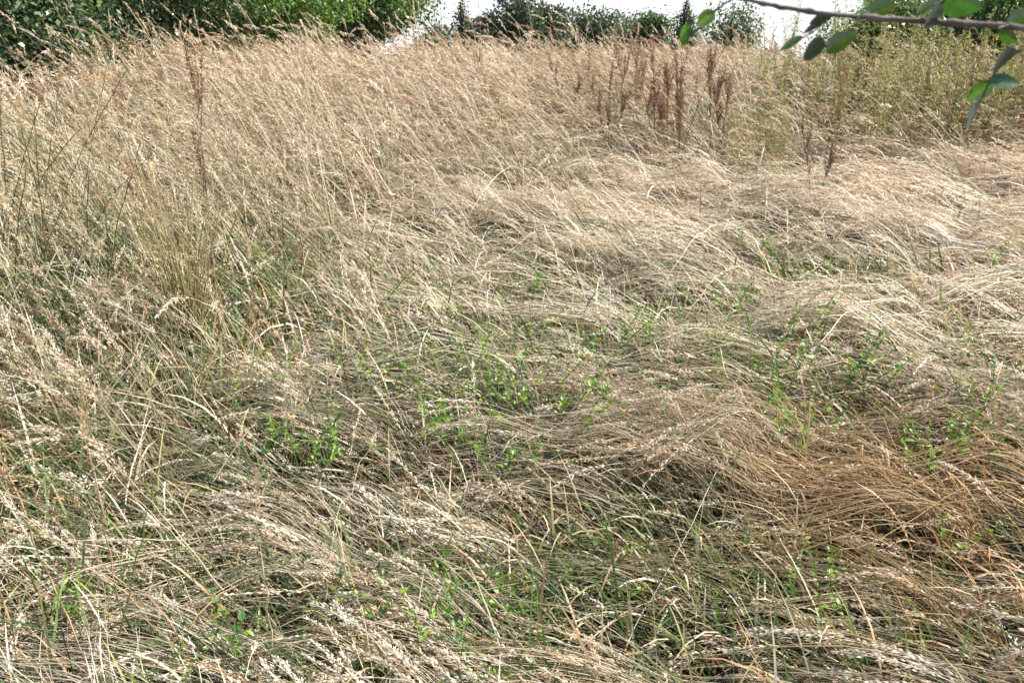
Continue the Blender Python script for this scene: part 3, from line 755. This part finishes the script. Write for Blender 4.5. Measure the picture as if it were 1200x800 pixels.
# ------------------------------------------------------------------ the branch hanging in from the right
def near(px, py, Y=.78): return at_y(px, py, Y)
BP = np.array([near(862, -2, .80), near(915, 8, .795), near(985, 18, .79), near(1070, 24, .78), near(1200, 33, .76), near(1290, 36, .75)])
tail = np.array([[.85, .70, 1.66], [1.35, .60, 1.62], [1.95, .50, 1.36], [2.2, .44, .85], [2.26, .42, .35], [2.26, .42, float(G(2.26, .42)) - .05]])
ALLP = np.concatenate([BP, tail]); org = np.array([2.26, .42, float(G(2.26, .42))])
bsh = empty("overhanging_branch", tuple(org))
def catmull(Q, m):
    Q = np.concatenate([[2 * Q[0] - Q[1]], Q, [2 * Q[-1] - Q[-2]]]); out = []
    for i in range(1, len(Q) - 2):
        for t in np.linspace(0, 1, m, endpoint=False):
            out.append(.5 * ((2 * Q[i]) + (-Q[i - 1] + Q[i + 1]) * t + (2 * Q[i - 1] - 5 * Q[i] + 4 * Q[i + 1] - Q[i + 2]) * t * t + (-Q[i - 1] + 3 * Q[i] - 3 * Q[i + 1] + Q[i + 2]) * t ** 3))
    out.append(Q[-2]); return np.array(out)
CP = catmull(ALLP, 8) - org
nC = len(CP); wr = np.interp(np.linspace(0, 1, nC), [0, .08, .3, .55, .7, 1], [.0024, .0040, .0054, .0070, .016, .034])
kn = np.zeros(nC)
for q in (5, 12, 20, 27, 36, 44, 52): kn[q] = 1
wr = wr * (1 + .5 * kn + .08 * rng.normal(size=nC)); CP = CP + rng.normal(size=CP.shape) * .0003
bb = MB(); bb.tubes(CP[None], wr[None], (np.array([.17, .145, .13]) * (1 + .18 * rng.normal(size=(nC, 1))))[None], 10)
bb.build("wood", M_BARK, bsh, smooth=True)
tag(bsh, "thin grey brown branch with oval green leaves hanging into the top right corner", "branch")
def leaf_mesh(d, w, L, Wd, col, fold=.25, curl=.25):
    d = d / np.linalg.norm(d); w = w - d * np.dot(w, d); w /= np.linalg.norm(w); nr = np.cross(w, d)
    if nr[2] < 0: nr = -nr
    mb = MB(); K = 13; u = np.linspace(0, 1, K); prof = np.sin(np.pi * u ** .8) ** .72; prof[0] = .03; prof[-1] = .02
    mid = d * (L * u)[:, None] - nr * (curl * L * u * u)[:, None]
    cols5 = []
    for f in (-1, -.5, 0, .5, 1):
        cols5.append(mid + w * (f * Wd * .5 * prof * (1 + .02 * np.sin(u * 55)))[:, None] + nr * (abs(f) ** 1.3 * fold * Wd * .5 * prof)[:, None] + nr * (.012 * Wd * np.cos(u * 40 + abs(f) * 3))[:, None] * (abs(f) > 0))
    V = np.stack(cols5, 1); i = (np.arange(K - 1) * 5)[:, None] + np.arange(4)[None]
    c = np.repeat(np.array(col)[None, None], K, 0) * np.ones((1, 5, 1)); c = c.copy(); c[:, 2] *= 1.6; c *= (1 + .10 * np.sin(u * 46)[:, None, None] * np.array([1, .5, 0, .5, 1])[None, :, None]); c *= (1 + .1 * rng.normal(size=c.shape[:2]))[..., None]
    mb._add(V.reshape(-1, 3), c.reshape(-1, 3), np.stack([i, i + 1, i + 6, i + 5], -1))
    # petiole
    pt = np.stack([-d * .010 + np.array([0, 0, .002]), d * .0, d * L * .3])[None]
    mb.tubes(pt, np.array([[.0016, .0014, .0006]]), np.repeat(np.array(col)[None, None], 3, 1), 4)
    return mb
# px base, px tip, depth, width ratio, tint, facing
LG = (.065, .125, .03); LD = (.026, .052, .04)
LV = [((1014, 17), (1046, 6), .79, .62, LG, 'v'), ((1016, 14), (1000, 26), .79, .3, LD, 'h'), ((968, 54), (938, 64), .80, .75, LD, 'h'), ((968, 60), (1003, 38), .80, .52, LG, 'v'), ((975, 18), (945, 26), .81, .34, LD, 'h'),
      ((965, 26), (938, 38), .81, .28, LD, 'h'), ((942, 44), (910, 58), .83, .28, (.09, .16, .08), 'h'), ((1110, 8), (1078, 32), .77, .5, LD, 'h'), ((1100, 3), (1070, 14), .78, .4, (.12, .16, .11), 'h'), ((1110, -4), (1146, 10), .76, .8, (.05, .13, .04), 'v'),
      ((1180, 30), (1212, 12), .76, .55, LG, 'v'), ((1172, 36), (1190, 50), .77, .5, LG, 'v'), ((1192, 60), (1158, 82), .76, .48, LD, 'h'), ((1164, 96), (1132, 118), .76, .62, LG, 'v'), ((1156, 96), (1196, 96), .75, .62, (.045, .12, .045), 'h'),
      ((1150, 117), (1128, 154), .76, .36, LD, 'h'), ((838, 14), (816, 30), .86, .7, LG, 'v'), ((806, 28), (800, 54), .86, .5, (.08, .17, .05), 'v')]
camdir = np.array([0, -math.cos(R(6)), math.sin(R(6))])
for b, t, Y, asp, colr, fc in LV:
    p = near(b[0], b[1], Y); q = near(t[0], t[1], Y - .012 if fc == 'h' else Y + .008)
    d = q - p; L = np.linalg.norm(d); up_ = np.cross(d, camdir); up_ /= np.linalg.norm(up_)
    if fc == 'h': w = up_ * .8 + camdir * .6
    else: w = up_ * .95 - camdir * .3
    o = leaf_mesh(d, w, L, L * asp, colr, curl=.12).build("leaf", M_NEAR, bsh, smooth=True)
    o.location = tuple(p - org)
# twigs that carry the leaves away from the wood
def twig(pts, w=.002):
    P = catmull(np.array([near(*q) for q in pts]), 5) - org
    m = MB(); m.tubes(P[None], np.linspace(w * 1.3, w * .7, len(P))[None], np.repeat(np.array([[[.15, .13, .08]]]), len(P), 1), 6)
    m.build("twig", M_BARK, bsh, smooth=True)
twig([(1232, 32, .755), (1212, 52, .757), (1192, 62, .76), (1172, 78, .76), (1160, 95, .76), (1150, 117, .76)])
twig([(985, 18, .815), (975, 35, .80), (968, 56, .80)], .0013)
twig([(862, -2, .80), (850, 4, .82), (836, 13, .86), (820, 20, .86), (806, 28, .86)], .0014)
twig([(975, 19, .81), (955, 36, .82), (942, 44, .83)], .0012)
